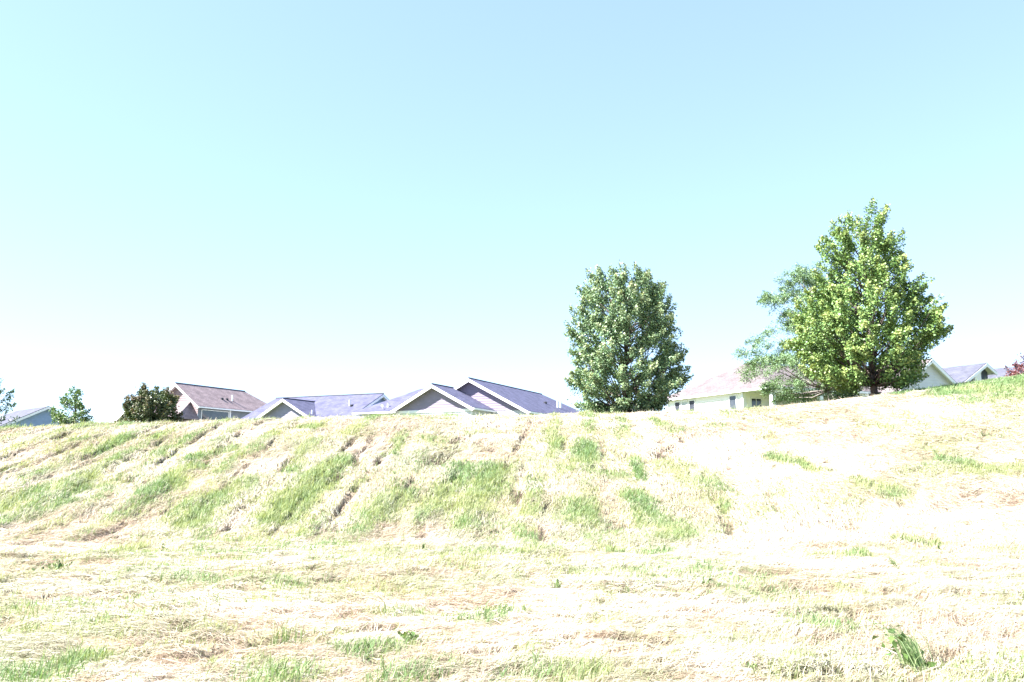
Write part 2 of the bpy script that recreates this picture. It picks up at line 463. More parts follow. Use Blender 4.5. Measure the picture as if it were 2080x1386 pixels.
def flow(x, y):
    """direction in which the cut hay lies: up the bank on the slope, across on the flat, combed by the rake"""
    onbank = sstep(-0.22, 0.35, (y - foot_y(x)) / (YC - foot_y(x)))
    a_flat = (fbm(x * 0.2, y * 0.3, 3, 61) - .5) * 1.7 + 0.08 - 0.25 * sstep(4, 10, x)
    a_bank = R(84) + (fbm(x * 0.5, y * 0.5, 3, 71) - .5) * 2.2 + 0.9 * sstep(3, 10, x)
    return a_flat * (1 - onbank) + a_bank * onbank

def build_hay():
    n = 1250000
    x, y = scatter(n, 4.6, 30.8, 1.15)
    g = green_field(x, y); r = rut_shade_field(x, y)
    clump = fbm(x * 1.7, y * 2.2, 3, 91)
    p = np.clip(1.05 - 0.72 * g, 0.10, 1) * np.clip(1.0 - 0.78 * r, 0.10, 1) * (0.25 + 1.3 * sstep(0.3, 0.65, clump))
    p *= 1 - 0.8 * sstep(1.1, 1.35, g)
    k = rng.random(n) < p
    x, y, g, r, clump = x[k], y[k], g[k], r[k], clump[k]
    n = len(x)
    ang = flow(x, y) + rng.normal(0, 0.42, n) + (rng.random(n) < 0.2) * rng.normal(0, 1.2, n)
    L = rng.uniform(0.06, 0.30, n) * (0.75 + 0.016 * y)
    dx, dy = np.cos(ang) * L / 2, np.sin(ang) * L / 2
    z0 = ground_z(x - dx, y - dy); z1 = ground_z(x, y); z2 = ground_z(x + dx, y + dy)
    pile = 0.015 + 0.07 * sstep(0.35, 0.75, clump) * rng.random(n)
    kick = (rng.random(n) < 0.06) * rng.random(n) * 0.14
    P0 = np.stack([x - dx, y - dy, z0 + pile * rng.random(n) + 0.005], 1)
    P1 = np.stack([x, y, np.maximum(z1 * .4 + (z0 + z2) * .3, z1) + pile * .7 + 0.006 + rng.random(n) * 0.015], 1)
    P2 = np.stack([x + dx, y + dy, z2 + pile * rng.random(n) + 0.005 + kick], 1)
    W = (0.0021 + 0.00024 * y) * rng.uniform(0.6, 1.5, n)
    T = P2 - P0; T /= np.linalg.norm(T, axis=1)[:, None]
    rnd = rng.normal(0, 1, (n, 3)) * 0.5 + np.array([0, 0, 1.0])
    S = np.cross(T, rnd); S /= np.linalg.norm(S, axis=1)[:, None]
    V, F = ribbons(P0, P1, P2, W, S)
    t = rng.random(n)[:, None]; big = fbm(x * 0.4, y * 0.5, 3, 101)[:, None]
    c = np.array([[0.60, 0.54, 0.465]]) * (0.72 + 0.55 * t)
    tan = np.array([[0.35, 0.265, 0.195]]) * (0.7 + 0.6 * t)
    f = np.clip(sstep(0.46, 0.70, big) * 0.6 + tan_streak(x, y)[:, None] * .8 + (rng.random((n, 1)) < 0.17) * 0.75 + 0.4 * r[:, None], 0, 1)
    c = c * (1 - f) + tan * f
    gr = np.array([[0.30, 0.345, 0.21]]) * (0.7 + 0.5 * t)
    f = np.clip(0.5 * g[:, None] + (rng.random((n, 1)) < 0.14) * 0.6 + 0.35 * sstep(.45, .65, fbm(x * .5, y * .6, 3, 111))[:, None], 0, 0.8)
    c = c * (1 - f) + gr * f
    o = np_mesh('cut_hay', V, F, M['straw'], colors=np.repeat(c, 6, 0))
    tag(o, 'pale cut hay lying loose over the whole bank', 'hay', kind='stuff')
build_hay()

def build_grass():
    n = 1080000
    x, y = scatter(n, 4.6, 31.2, 1.1)
    g = green_field(x, y); r = rut_shade_field(x, y)
    p = np.clip(0.045 + 0.75 * np.clip(g - 0.1, 0, 1), 0, 1) * (1 - 0.5 * np.clip(r, 0, 1))
    k = rng.random(n) < p
    x, y, g = x[k], y[k], g[k]
    n = len(x)
    lawn = sstep(10, 13, x) * sstep(26, 28.5, y)
    h = rng.uniform(0.04, 0.15, n) * (0.6 + 0.6 * np.clip(g, 0, 1)) * (0.75 + 0.25 * sstep(10, 17, y)) * (1 + 0.9 * (rng.random(n) < 0.04)) * (1 - 0.35 * lawn)
    a = rng.random(n) * 2 * math.pi
    lean = rng.uniform(0.15, 0.9, n) * h
    wind = np.stack([0.25 * h, 0.05 * h], 1)
    dx = np.cos(a) * lean + wind[:, 0]; dy = np.sin(a) * lean + wind[:, 1]
    z = ground_z(x, y)
    P0 = np.stack([x, y, z - 0.01], 1)
    P1 = np.stack([x + dx * 0.35, y + dy * 0.35, z + h * 0.6], 1)
    P2 = np.stack([x + dx, y + dy, z + h], 1)
    W = (0.004 + 0.00040 * y) * rng.uniform(0.7, 1.4, n)
    b = rng.random(n) * 2 * math.pi
    S = np.stack([np.cos(b), np.sin(b) * 0.6, rng.normal(0, .1, n)], 1); S /= np.linalg.norm(S, axis=1)[:, None]
    V, F = ribbons(P0, P1, P2, W, S)
    t = rng.random((n, 1)); big = fbm(x * 0.8, y * 0.8, 3, 131)[:, None]
    yel = np.array([[0.33, 0.36, 0.185]]); grn = np.array([[0.155, 0.245, 0.105]])
    f = np.clip(0.5 + (big - .5) * 2.4 + (t - .5) * 0.7 - 0.35 * (np.clip(g, 0, 1.3)[:, None] - 0.6) - 0.4 * lawn[:, None], 0, 1)
    c = (yel * f + grn * (1 - f)) * rng.uniform(0.75, 1.25, (n, 1))
    c6 = np.repeat(c, 6, 0).reshape(n, 6, 3)
    o = np_mesh('grass', V, F, M['grass_blade'], colors=c6.reshape(-1, 3))
    tag(o, 'short green grass growing up through the cut hay', 'grass', kind='stuff')
build_grass()

# ------------------------------------------------------------------ houses
class House:
    def __init__(self, name, O, a, ground, label):
        """O: a world point; local x runs right along the front, local y runs back; a: heading of local y to the right of the view"""
        self.a = R(a); self.g = ground
        self.root = empty(name, (O.x, O.y, ground), -self.a)
        tag(self.root, label, 'house', 'houses beyond the bank')
    def z(self, world_z): return world_z - self.g

def rake_roof(H, mp, u0, z, v0, v1, wl, wr, m, roof, soff, ends=(1, 1)):
    """gable roof: ridge along v at u0, falling m per metre to both sides. mp maps (u,v,z) to local"""
    fa = (MB(), MB())
    for w, sg in ((wl, -1), (wr, 1)):
        e = u0 + sg * w; ze = z - m * w
        roof.roof_plane([mp(u0, v0, z), mp(e, v0, ze), mp(e, v1, ze), mp(u0, v1, z)], 0.06)
        i = 0.03
        soff.roof_plane([mp(u0, v0 + i, z - .075), mp(e - sg * i, v0 + i, ze - .075 + m * i), mp(e - sg * i, v1 - i, ze - .075 + m * i), mp(u0, v1 - i, z - .075)], 0.04)
        for fasc, vv, on, dirn in ((fa[0], v0, ends[0], -1), (fa[1], v1, ends[1], 1)):
            if not on: continue
            pts = [mp(u0, vv - dirn * .03, z - .063), mp(e, vv - dirn * .03, ze - .063), mp(e, vv - dirn * .03, ze - .063 - .24), mp(u0, vv - dirn * .03, z - .063 - .24)]
            d = Vector(mp(0, dirn * .06, 0)) - Vector(mp(0, 0, 0))
            fasc.extrude(pts, d)
        gz = ze - .06
        a0, a1 = (e, e + sg * 0.12)
        P = [mp(min(a0, a1), v0, gz), mp(max(a0, a1), v0, gz), mp(max(a0, a1), v1, gz), mp(min(a0, a1), v1, gz)]
        gut = MB(); gut.extrude(P, (0, 0, -0.13)); gut.build('gutter', M['white_trim'], H.root)
    for fasc, on in zip(fa, ends):
        if on: fasc.build('rake_board', M['white_trim'], H.root)

def clap(mb, mp, lr, z0, z1, out, step=0.2, lip=0.022):
    """clapboard wall in the plane v = v_wall; lr(z) gives its left and right ends; 'out' is +1/-1 along v"""
    z = z0
    while z < z1 - 1e-4:
        zt = min(z + step, z1)
        a0, b0 = lr(z); a1, b1 = lr(zt)
        if b0 - a0 > 0.02:
            if b1 < a1: a1 = b1 = (a1 + b1) / 2
            o = out * lip
            mb.poly([mp(a0, o, z), mp(b0, o, z), mp(b1, 0, zt), mp(a1, 0, zt)])
            mb.poly([mp(a0, 0, z), mp(b0, 0, z), mp(b0, o, z), mp(a0, o, z)])
        z = zt

def mp_d(u, v, z): return (u, v, z)          # ridge runs back (along local y)
def mp_s(u, v, z): return (v, u, z)          # ridge runs along the front (local x)

def vent(H, x, y, z, h, r=0.07, n=1):
    for k in range(n):
        b = MB(); b.tube([(x + k * 0.28, y, z - .15), (x + k * 0.28, y, z + h)], [r, r], 8)
        b.build('vent_pipe', M['pvc'], H.root)

def window(H, mp, u0, u1, z0, z1, v, out, cols=1, rows=1, glass='window_glass', blind=True):
    f = MB(); t = 0.07
    def bx(mb, a, b, c, d, o0, o1):
        P = [mp(a, v + out * o1, c), mp(b, v + out * o1, c), mp(b, v + out * o1, d), mp(a, v + out * o1, d)]
        vec = Vector(mp(0, out * (o0 - o1), 0)) - Vector(mp(0, 0, 0))
        mb.extrude(P, vec)
    bx(f, u0 - t, u0, z0 - t, z1 + t, 0.0, 0.06); bx(f, u1, u1 + t, z0 - t, z1 + t, 0.0, 0.06)
    bx(f, u0, u1, z1, z1 + t, 0.0, 0.057); bx(f, u0, u1, z0 - t, z0, 0.0, 0.057)
    for k in range(1, cols):
        q = u0 + (u1 - u0) * k / cols; bx(f, q - .018, q + .018, z0, z1, 0.0, 0.045)
    for k in range(1, rows):
        q = z0 + (z1 - z0) * k / rows; bx(f, u0, u1, q - .018, q + .018, 0.0, 0.042)
    fo = f.build('window', M['white_trim'], H.root)
    g = MB(); bx(g, u0, u1, z0, z1, 0.0, 0.03)
    g.build('pane', M[glass], fo)
    return fo

def wing_walls(H, walls, x0, x1, y0, y1, z0, z1, mat, name='wall'):
    for (mp, a, b, v, out) in ((mp_d, x0, x1, y0, -1), (mp_d, x0, x1, y1, 1), (mp_s, y0, y1, x0, -1), (mp_s, y0, y1, x1, 1)):
        clap(walls, lambda u, w, z, mp=mp, v=v: mp(u, v + w, z), lambda z: (a, b), z0, z1, out)

# ---- central slate-roofed house
def house_centre():
    a = 24; A1 = at(877, 780, 62); g = 3.3
    H = House('bungalow', A1, a, g, 'low slate-roofed house with two overlapping rosy front gables, left of the darker maple')
    roof, soff, fasc, gut, wall, gab = MB(), MB(), MB(), MB(), MB(), MB()
    z1 = H.z(A1.z); m = 0.53
    rake_roof(H, mp_d, 0, z1, 0, 4.4, 3.6, 3.6, m, roof, soff, (1, 0))
    z2 = H.z(at(952, 768, 64.6).z); s2 = 1.43
    rake_roof(H, mp_d, s2, z2, 3.5, 19.5, 5.3, 5.3, m, roof, soff, (1, 0))
    ze = z2 - m * 5.3
    e0, e1 = s2 - 5.3, s2 + 5.3
    roof.roof_plane([(s2, 19.5, z2), (e1, 19.5, ze), (e1, 24.8, ze)], 0.06)
    roof.roof_plane([(s2, 19.5, z2), (e0, 19.5, ze), (e0, 24.8, ze)], 0.06)
    roof.roof_plane([(s2, 19.5, z2), (e0, 24.8, ze), (e1, 24.8, ze)], 0.06)
    # left hipped wing
    zl = z1 - m * 3.62; t = 4.0
    roof.roof_plane([(-7.9, 0.9, zl), (-1.0, 0.9, zl), (-1.0, 4.9, zl + m * t), (-3.9, 4.9, zl + m * t)], 0.06)
    roof.roof_plane([(-7.9, 0.9, zl), (-3.9, 4.9, zl + m * t), (-7.9, 8.9, zl)], 0.06)
    roof.roof_plane([(-7.9, 8.9, zl), (-3.9, 4.9, zl + m * t), (-1, 4.9, zl + m * t), (-1, 8.9, zl)], 0.06)
    gut.box(-7.9, -3.62, 0.78, 0.9, zl - .19, zl - .06)
    gut.box(-8.02, -7.9, 0.9, 8.9, zl - .19, zl - .06)
    soff.box(-7.85, -3.6, 0.95, 1.4, zl - .16, zl - .1)
    # walls below
    clap(wall, lambda u, w, z: (u, 0.5 + w, z), lambda z: (-3.2, 3.2), 0, z1 - m * 3.2 - .5, -1)
    clap(wall, lambda u, w, z: (3.2 + w, u, z), lambda z: (0.5, 4.2), 0, z1 - m * 3.2 - .12, 1)
    clap(wall, lambda u, w, z: (u, 1.4 + w, z), lambda z: (-7.4, -3.2), 0, zl - .1, -1)
    clap(wall, lambda u, w, z: (-7.4 + w, u, z), lambda z: (1.4, 8.4), 0, zl - .1, -1)
    clap(wall, lambda u, w, z: (e1 - .5 + w, u, z), lambda z: (4.0, 24.3), 0, ze - .05, 1)
    clap(wall, lambda u, w, z: (u, 4.0 + w, z), lambda z: (3.2, e1 - .5), 0, ze + .1, -1)
    # gable fields: boards above a white band
    clap(gab, lambda u, w, z: (u, 0.5 + w, z), lambda z: (-(z1 - .12 - z) / m, (z1 - .12 - z) / m), z1 - m * 3.2 - .3, z1 - .12, -1)
    gab.build('gable_siding', M['rosy_siding'], H.root); gab = MB()
    clap(gab, lambda u, w, z: (u, 4.0 + w, z), lambda z: (s2 - (z2 - .12 - z) / m, s2 + (z2 - .12 - z) / m), ze + .12, z2 - .12, -1)
    band = MB(); band.box(-3.25, 3.25, 0.42, 0.5, z1 - m * 3.2 - .5, z1 - m * 3.2 - .3)
    band.box(-3.3, -3.2, 0.42, 0.52, 0, z1 - m * 3.2 - .5); band.box(3.2, 3.3, 0.42, 0.52, 0, z1 - m * 3.2 - .5)
    ridge = MB(); ridge.tube([(0, 0.02, z1 + .02), (0, 4.2, z1 + .02)], [.05, .05], 6); ridge.tube([(s2, 3.52, z2 + .02), (s2, 19.5, z2 + .02)], [.05, .05], 6)
    roof.build('roof', M['slate_shingle'], H.root); soff.build('soffit', M['soffit_white'], H.root)
    gut.build('gutter', M['white_trim'], H.root) if gut.v else None
    wall.build('wall', M['white_siding'], H.root); gab.build('gable_siding', M['rosy_siding'], H.root)
    band.build('trim_band', M['white_trim'], H.root); ridge.build('ridge_cap', M['dark_trim'], H.root)
    p = 4.0
    vent(H, s2 + 3.1, 16.5, z2 - m * 3.1, 0.62, 0.1, 1); vent(H, s2 + 3.2, 15.5, z2 - m * 3.2, 0.62, 0.1, 1)
    vent(H, -5.0, 1.6, zl + .37, 0.3, 0.07)
    d = MB(); d.tube([(s2 + 2.7, 13.6, z2 - m * 2.7 - .05), (s2 + 2.7, 13.6, z2 - m * 2.7 + .14), (s2 + 2.7, 13.6, z2 - m * 2.7 + .18)], [.16, .16, .05], 8)
    d.build('roof_vent', M['dark_trim'], H.root)
    b = MB(); b.tube([(-5.3, 1.3, zl + .15), (-5.3, 1.15, zl + .45)], [.02, .02], 6)
    b.tube([(-5.3, 1.16, zl + .40), (-5.25, 1.08, zl + .43), (-5.22, 1.05, zl + .44)], [.03, .11, .13], 12)
    b.build('roof_dish', M['pvc'], H.root)
house_centre()

# ---- slate house to its left
def house_left_slate():
    a = 24; A = at(574, 809, 73); g = 2.9
    H = House('bungalow', A, a, g, 'low slate-roofed house with one pale front gable, right beside the brown-roofed house')
    roof, soff, fasc, gut, wall, gab, side = [MB() for _ in range(7)]
    z1 = H.z(A.z); m = 0.56
    rake_roof(H, mp_d, 0, z1, 0, 6.2, 3.7, 3.7, m, roof, soff, (1, 0))
    # main roof, ridge along the front
    zr = H.z(at(777, 800, 75.7).z); dr = 6.0; sR = 7.0; sL = -5.9; m2 = 0.48; w = 5.0
    rake_roof(H, mp_s, dr, zr, sL, sR, w, w, m2, roof, soff, (1, 1))
    clap(gab, lambda u, w_, z: (u, 0.5 + w_, z), lambda z: (-(z1 - .12 - z) / m, (z1 - .12 - z) / m), z1 - m * 3.3 - .3, z1 - .12, -1)
    clap(wall, lambda u, w_, z: (u, 0.5 + w_, z), lambda z: (-3.3, 3.3), 0, z1 - m * 3.3 - .3, -1)
    clap(wall, lambda u, w_, z: (3.3 + w_, u, z), lambda z: (0.5, 2), 0, z1 - m * 3.3 - .12, 1)
    zm = zr - m2 * 4.5
    clap(side, lambda u, w_, z: (sR - .5 + w_, u, z), lambda z: (max(dr - 4.5, dr - (zr - .12 - z) / m2), min(dr + 4.5, dr + (zr - .12 - z) / m2)), 0, zr - .12, 1)
    clap(wall, lambda u, w_, z: (u, dr - 4.5 + w_, z), lambda z: (sL + .5, sR - .5), 0, zm - .1, -1)
    clap(wall, lambda u, w_, z: (sL + .5 + w_, u, z), lambda z: (max(dr - 4.5, dr - (zr - .12 - z) / m2), min(dr + 4.5, dr + (zr - .12 - z) / m2)), 0, zr - .12, -1)
    ridge = MB(); ridge.tube([(0, 0.02, z1 + .02), (0, 5.2, z1 + .02)], [.05, .05], 6); ridge.tube([(sL, dr, zr + .02), (sR, dr, zr + .02)], [.06, .06], 6)
    roof.build('roof', M['slate_shingle'], H.root); soff.build('soffit', M['soffit_white'], H.root)
    gut.build('gutter', M['white_trim'], H.root) if gut.v else None
    wall.build('wall', M['white_siding'], H.root); gab.build('gable_siding', M['pale_siding'], H.root)
    side.build('end_wall', M['blue_siding'], H.root); ridge.build('ridge_cap', M['dark_trim'], H.root)
    vent(H, 5.0, 3.4, zr - m2 * 2.6, 0.5, 0.08); vent(H, 2.6, 1.0, z1 - m * 2.6, 0.35, 0.07)
    d = MB(); d.tube([(5.35, 3.2, zr - m2 * 2.8 - .05), (5.35, 3.2, zr - m2 * 2.8 + .12), (5.35, 3.2, zr - m2 * 2.8 + .16)], [.16, .16, .05], 8)
    d.build('roof_vent', M['dark_trim'], H.root)
house_left_slate()

# ---- brown house behind the purple bush
def house_brown():
    a = 24; A = at(356, 778, 80); g = 2.9
    H = House('brown_house', A, a, g, 'brown-roofed house with a steep rose-sided gable, rising behind the dark reddish bush')
    roof, soff, fasc, gut, gab, side, low = [MB() for _ in range(7)]
    z1 = H.z(A.z); m = 0.74; hw = 3.25; d1 = 9.9
    rake_roof(H, mp_d, 0, z1, 0, d1, hw, hw, m, roof, soff, (1, 0))
    ze = z1 - m * hw
    for sg in (-1, 1):
        roof.roof_plane([(0, d1, z1), (sg * hw, d1, ze), (sg * hw, d1 + 3.2, ze)], 0.06)
    roof.roof_plane([(0, d1, z1), (-hw, d1 + 3.2, ze), (hw, d1 + 3.2, ze)], 0.06)
    clap(gab, lambda u, w, z: (u, 0.5 + w, z), lambda z: (max(-hw + .5, -(z1 - .12 - z) / m), min(hw - .5, (z1 - .12 - z) / m)), 0, z1 - .12, -1)
    clap(side, lambda u, w, z: (hw - .5 + w, u, z), lambda z: (0.5, d1 + 2.6), 0, ze + .2, 1)
    # lower roof leaning on the gable
    zt = z1 - 1.92
    roof.roof_plane([(-hw + .3, 0.46, zt), (1.75, 0.46, zt), (3.1, -2.6, zt - 1.85), (-hw - 1.0, -2.6, zt - 1.85)], 0.06)
    roof.roof_plane([(1.75, 0.46, zt), (3.1, 0.46, zt - 1.85), (3.1, -2.6, zt - 1.85)], 0.06)
    low.box(-hw, 2.7, -2.2, 0.46, 0, zt - 1.95)
    gab.build('gable_siding', M['rose_siding'], H.root); gab = MB()
    low.build('lower_wall', M['rose_siding'], H.root); low = MB()
    # small front gable further left
    P = at(264, 822, 77); zs = H.z(P.z)
    dv = Vector((P.x - A.x, P.y - A.y)); ca, sa = math.cos(R(a)), math.sin(R(a))
    sx = dv.x * ca - dv.y * sa; v0 = dv.x * sa + dv.y * ca
    rake_roof(H, mp_d, sx, zs, v0, v0 + 6, 3.0, 2.2, m, roof, soff, (1, 0))
    clap(gab, lambda u, w, z: (u, v0 + .5 + w, z), lambda z: (max(sx - 2.6, sx - (zs - .12 - z) / m), min(sx + 1.9, sx + (zs - .12 - z) / m)), 0, zs - .12, -1)
    low.box(sx - 2.6, sx + 1.9, v0 + .6, v0 + 5.6, 0, zs - m * 2.6 - .15)
    roof.build('roof', M['brown_shingle'], H.root); soff.build('soffit', M['soffit_white'], H.root)
    gut.build('gutter', M['white_trim'], H.root) if gut.v else None
    gab.build('gable_siding', M['rose_siding'], H.root); side.build('side_wall', M['grey_siding'], H.root)
    low.build('lower_wall', M['rose_siding'], H.root)
    rc = MB(); rc.tube([(0, 0.02, z1 + .02), (0, d1, z1 + .02)], [.05, .05], 6); rc.build('ridge_cap', M['dark_trim'], H.root)
    window(H, lambda u, v, z: (hw - .5 + v, u, z), 1.0, 4.6, ze - 2.6, ze - .35, 0, 1)  # added wide pane, its dark glass standing in for shade on this wall
    c = MB(); c.box(hw - .5, hw - .4, 4.75, 4.95, 0, ze - .1); c.build('corner_board', M['white_trim'], H.root)
    vent(H, 1.9, 6.0, z1 - m * 1.9, 0.6, 0.09)
    for q in (4.6, 5.3):
        d = MB(); d.tube([(1.85, q, z1 - m * 1.85 - .05), (1.85, q, z1 - m * 1.85 + .14), (1.85, q, z1 - m * 1.85 + .18)], [.16, .16, .05], 8)
        d.build('roof_vent', M['dark_trim'], H.root)
house_brown()

# ---- blue-sided house at the far left
def house_blue():
    a = -48; A = at(99, 825, 80); g = 2.6
    H = House('blue_house', A, a, g, 'pale grey-roofed house with a shaded blue end wall behind the young tree')
    roof, soff, fasc, gut, gab = [MB() for _ in range(5)]
    z1 = H.z(A.z); m = 0.52; w = 4.1
    rake_roof(H, mp_d, 0, z1, 0, 9.5, w, w, m, roof, soff, (1, 0))
    ze = z1 - m * w
    roof.roof_plane([(0, 9.5, z1), (-w, 9.5, ze), (-w, 13.6, ze)], 0.06)
    roof.roof_plane([(0, 9.5, z1), (-w, 13.6, ze), (w, 13.6, ze)], 0.06)
    roof.roof_plane([(0, 9.5, z1), (w, 9.5, ze), (w, 13.6, ze)], 0.06)
    clap(gab, lambda u, v, z: (u, 0.4 + v, z), lambda z: (max(-w + .5, -(z1 - .12 - z) / m), min(w - .5, (z1 - .12 - z) / m)), 0, z1 - .12, -1)
    clap(gab, lambda u, v, z: (-w + .5 + v, u, z), lambda z: (0.4, 13.0), 0, ze - .02, -1)
    clap(gab, lambda u, v, z: (w - .5 + v, u, z), lambda z: (0.4, 13.0), 0, ze - .02, 1)
    roof.build('roof', M['grey_shingle'], H.root); soff.build('soffit', M['soffit_white'], H.root)
    gut.build('gutter', M['white_trim'], H.root) if gut.v else None
    gab.build('wall', M['blue_siding'], H.root)
    vent(H, -2.6, 4.6, z1 - m * 2.6, 0.55, 0.09)
    for q in (3.8, 6.2):
        d = MB(); d.tube([(-2.8, q, z1 - m * 2.8 - .05), (-2.8, q, z1 - m * 2.8 + .14), (-2.8, q, z1 - m * 2.8 + .18)], [.18, .18, .05], 8)
        d.build('roof_vent', M['dark_trim'], H.root)
house_blue()

# ---- cream house behind the right-hand trees
def house_cream():
    a = -26; C = at(1510, 790, 50); g = 3.75
    H = House('cream_house', C, a, g, 'cream-sided house with pinkish hipped roof, columned porch and a white gable beside the large maple')
    roof, soff, fasc, gut, wall, gab, porch = [MB() for _ in range(7)]
    ze = H.z(C.z); m = 0.56; t = 4.3; L = 13.5; D = 2 * t
    zr = ze + m * t
    dp = 2.35
    roof.roof_plane([(0, -dp, ze), (0, D, ze), (t, t, zr)], 0.07)
    roof.roof_plane([(0, -dp, ze), (t, t, zr), (L, t, zr), (L, -dp, ze)], 0.07)
    roof.roof_plane([(0, D, ze), (L, D, ze), (L, t, zr), (t, t, zr)], 0.07)
    roof.roof_plane([(L, -dp, ze), (L, t, zr), (L, D, ze)], 0.07)
    gut.box(-.12, 0, 0, D, ze - .19, ze - .05); gut.box(-.12, 0, -dp, 0, ze - .19, ze - .05)
    gut.box(0, 8.6, -dp - .12, -dp, ze - .19, ze - .05)
    soff.box(0.02, 0.3, 0, D, ze - .17, ze - .1); soff.box(0.02, 8.6, -dp + .02, 0.4, ze - .17, ze - .1)
    clap(wall, lambda u, v, z: (0.3 + v, u, z), lambda z: (0.4, D - .4), 0, ze - .17, -1)
    clap(wall, lambda u, v, z: (u, D - .4 + v, z), lambda z: (0.5, L), 0, ze - .17, 1)
    clap(porch, lambda u, v, z: (u, 0.4 + v, z), lambda z: (0.3, 8.2), 0, ze - .17, -1)
    for x in (0.35, 4.3, 8.3):
        c = MB(); c.box(x - .13, x + .13, -dp + .1, -dp + .36, 0, ze - .2)
        c.box(x - .19, x + .19, -dp + .04, -dp + .42, 0, .25); c.box(x - .18, x + .18, -dp + .05, -dp + .41, ze - .32, ze - .2)
        c.build('porch_column', M['white_trim'], H.root)
    pb = MB(); pb.box(0.2, 8.5, -dp + .12, -dp + .34, ze - .2 - .22, ze - .2); pb.build('porch_beam', M['white_trim'], H.root)
    # gable wing on the right
    G = at(1893, 728, 52.5)
    dv = Vector((G.x - C.x, G.y - C.y)); ca, sa = math.cos(R(a)), math.sin(R(a))
    gs = dv.x * ca - dv.y * sa; gd = dv.x * sa + dv.y * ca
    zg = H.z(G.z); mg = 0.66; w = 4.2
    rake_roof(H, mp_d, gs, zg, gd, gd + 9.0, w, w, mg, roof, soff, (1, 1))
    clap(gab, lambda u, v, z: (u, gd + .35 + v, z), lambda z: (max(gs - w + .4, gs - (zg - .12 - z) / mg), min(gs + w - .4, gs + (zg - .12 - z) / mg)), 0, zg - .12, -1)
    clap(wall, lambda u, v, z: (gs - w + .4 + v, u, z), lambda z: (gd + .35, gd + 8.6), 0, zg - mg * w - .05, -1)
    clap(wall, lambda u, v, z: (gs + w - .4 + v, u, z), lambda z: (gd + .35, gd + 8.6), 0, zg - mg * w - .05, 1)
    roof.build('roof', M['pink_shingle'], H.root); soff.build('soffit', M['soffit_white'], H.root)
    gut.build('gutter', M['white_trim'], H.root) if gut.v else None
    wall.build('wall', M['cream_siding'], H.root); gab.build('gable_siding', M['white_siding'], H.root)
    porch.build('porch_wall', M['cream_siding'], H.root)
    mv = lambda u, v, z: (0.3 + v, u, z)
    window(H, mv, 1.0, 1.6, 0.7, ze - .34, 0, -1)
    for q, gl in ((5.15, 'window_glass'), (5.95, 'blind'), (6.75, 'window_glass')): window(H, mv, q, q + .55, 0.6, ze - .34, 0, -1, glass=gl)
    mf = lambda u, v, z: (u, 0.4 + v, z)
    window(H, mf, 0.95, 1.75, 0.55, ze - .55, 0, -1, 2, 3)
    window(H, mf, 5.0, 6.2, 0.6, ze - .6, 0, -1, 2, 2)
    window(H, lambda u, v, z: (u, gd + .35 + v, z), gs - 3.4, gs - 2.3, 0.6, 2.0, 0, -1, 3, 2)
    cb = MB(); cb.box(0.22, 0.5, 0.32, 0.4, 0, ze - .17); cb.box(0.22, 0.3, 0.4, 0.5, 0, ze - .17); cb.build('corner_board', M['white_trim'], H.root)
    dspt = MB(); dspt.tube([(0.3, D - .3, ze - .19), (0.22, D - .3, ze - .5), (0.22, D - .3, 0)], [.045, .045, .045], 6); dspt.build('downspout', M['white_trim'], H.root)
    vent(H, 7.5, 2.2, ze + m * 2.2, 0.45, 0.08)
house_cream()

# ---- grey house at the right with the dark gable
def house_grey():
    a = -27; A = at(2004, 737, 60); g = 4.0
    H = House('grey_house', A, a, g, 'pale grey-roofed house with a dark navy gable, between the white gable and the red-leaved tree')
    roof, soff, fasc, gut, wall = [MB() for _ in range(5)]
    z1 = H.z(A.z); m = 0.54
    rake_roof(H, mp_d, 0, z1, 0, 9.0, 5.0, 1.15, m, roof, soff, (1, 1))
    clap(wall, lambda u, v, z: (u, 0.55 + v, z), lambda z: (max(-4.6, -(z1 - .12 - z) / m), min(.85, (z1 - .12 - z) / m)), 0, z1 - .12, -1)
    clap(wall, lambda u, v, z: (.85 + v, u, z), lambda z: (.55, 8.5), 0, z1 - m * .85 - .12, 1)
    clap(wall, lambda u, v, z: (-4.6 + v, u, z), lambda z: (.55, 8.5), 0, z1 - m * 4.6 - .12, -1)
    roof.build('roof', M['grey_shingle'], H.root); soff.build('soffit', M['soffit_white'], H.root)
    gut.build('gutter', M['white_trim'], H.root) if gut.v else None
    wall.build('gable_siding', M['navy_siding'], H.root)
    v = MB(); v.box(-.95, -.15, .42, .55, z1 - 1.55, z1 - .72); v.box(-1.0, -.1, .40, .55, z1 - .72, z1 - .66)  # white louvred box standing in for a sunlit patch on the gable
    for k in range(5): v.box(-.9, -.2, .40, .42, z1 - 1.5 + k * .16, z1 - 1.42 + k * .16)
    v.build('sun_patch_box', M['white_trim'], H.root)
house_grey()
def house_far():
    a = -40; A = at(2100, 742, 72); g = 4.2
    H = House('grey_house', A, a, g, 'grey roof slope of the farthest house, just left of the red-leaved tree')
    roof, soff, fasc, gut, wall = [MB() for _ in range(5)]
    z1 = H.z(A.z)
    rake_roof(H, mp_d, 0, z1, -2, 9.0, 4.5, 4.5, .5, roof, soff, (1, 1))
    wing_walls(H, wall, -4, 4, -1.5, 8.5, 0, z1 - .5 * 4 - .15, 'grey')
    roof.build('roof', M['grey_shingle'], H.root); soff.build('soffit', M['soffit_white'], H.root)
    gut.build('gutter', M['white_trim'], H.root) if gut.v else None
    wall.build('wall', M['grey_siding'], H.root)
house_far()

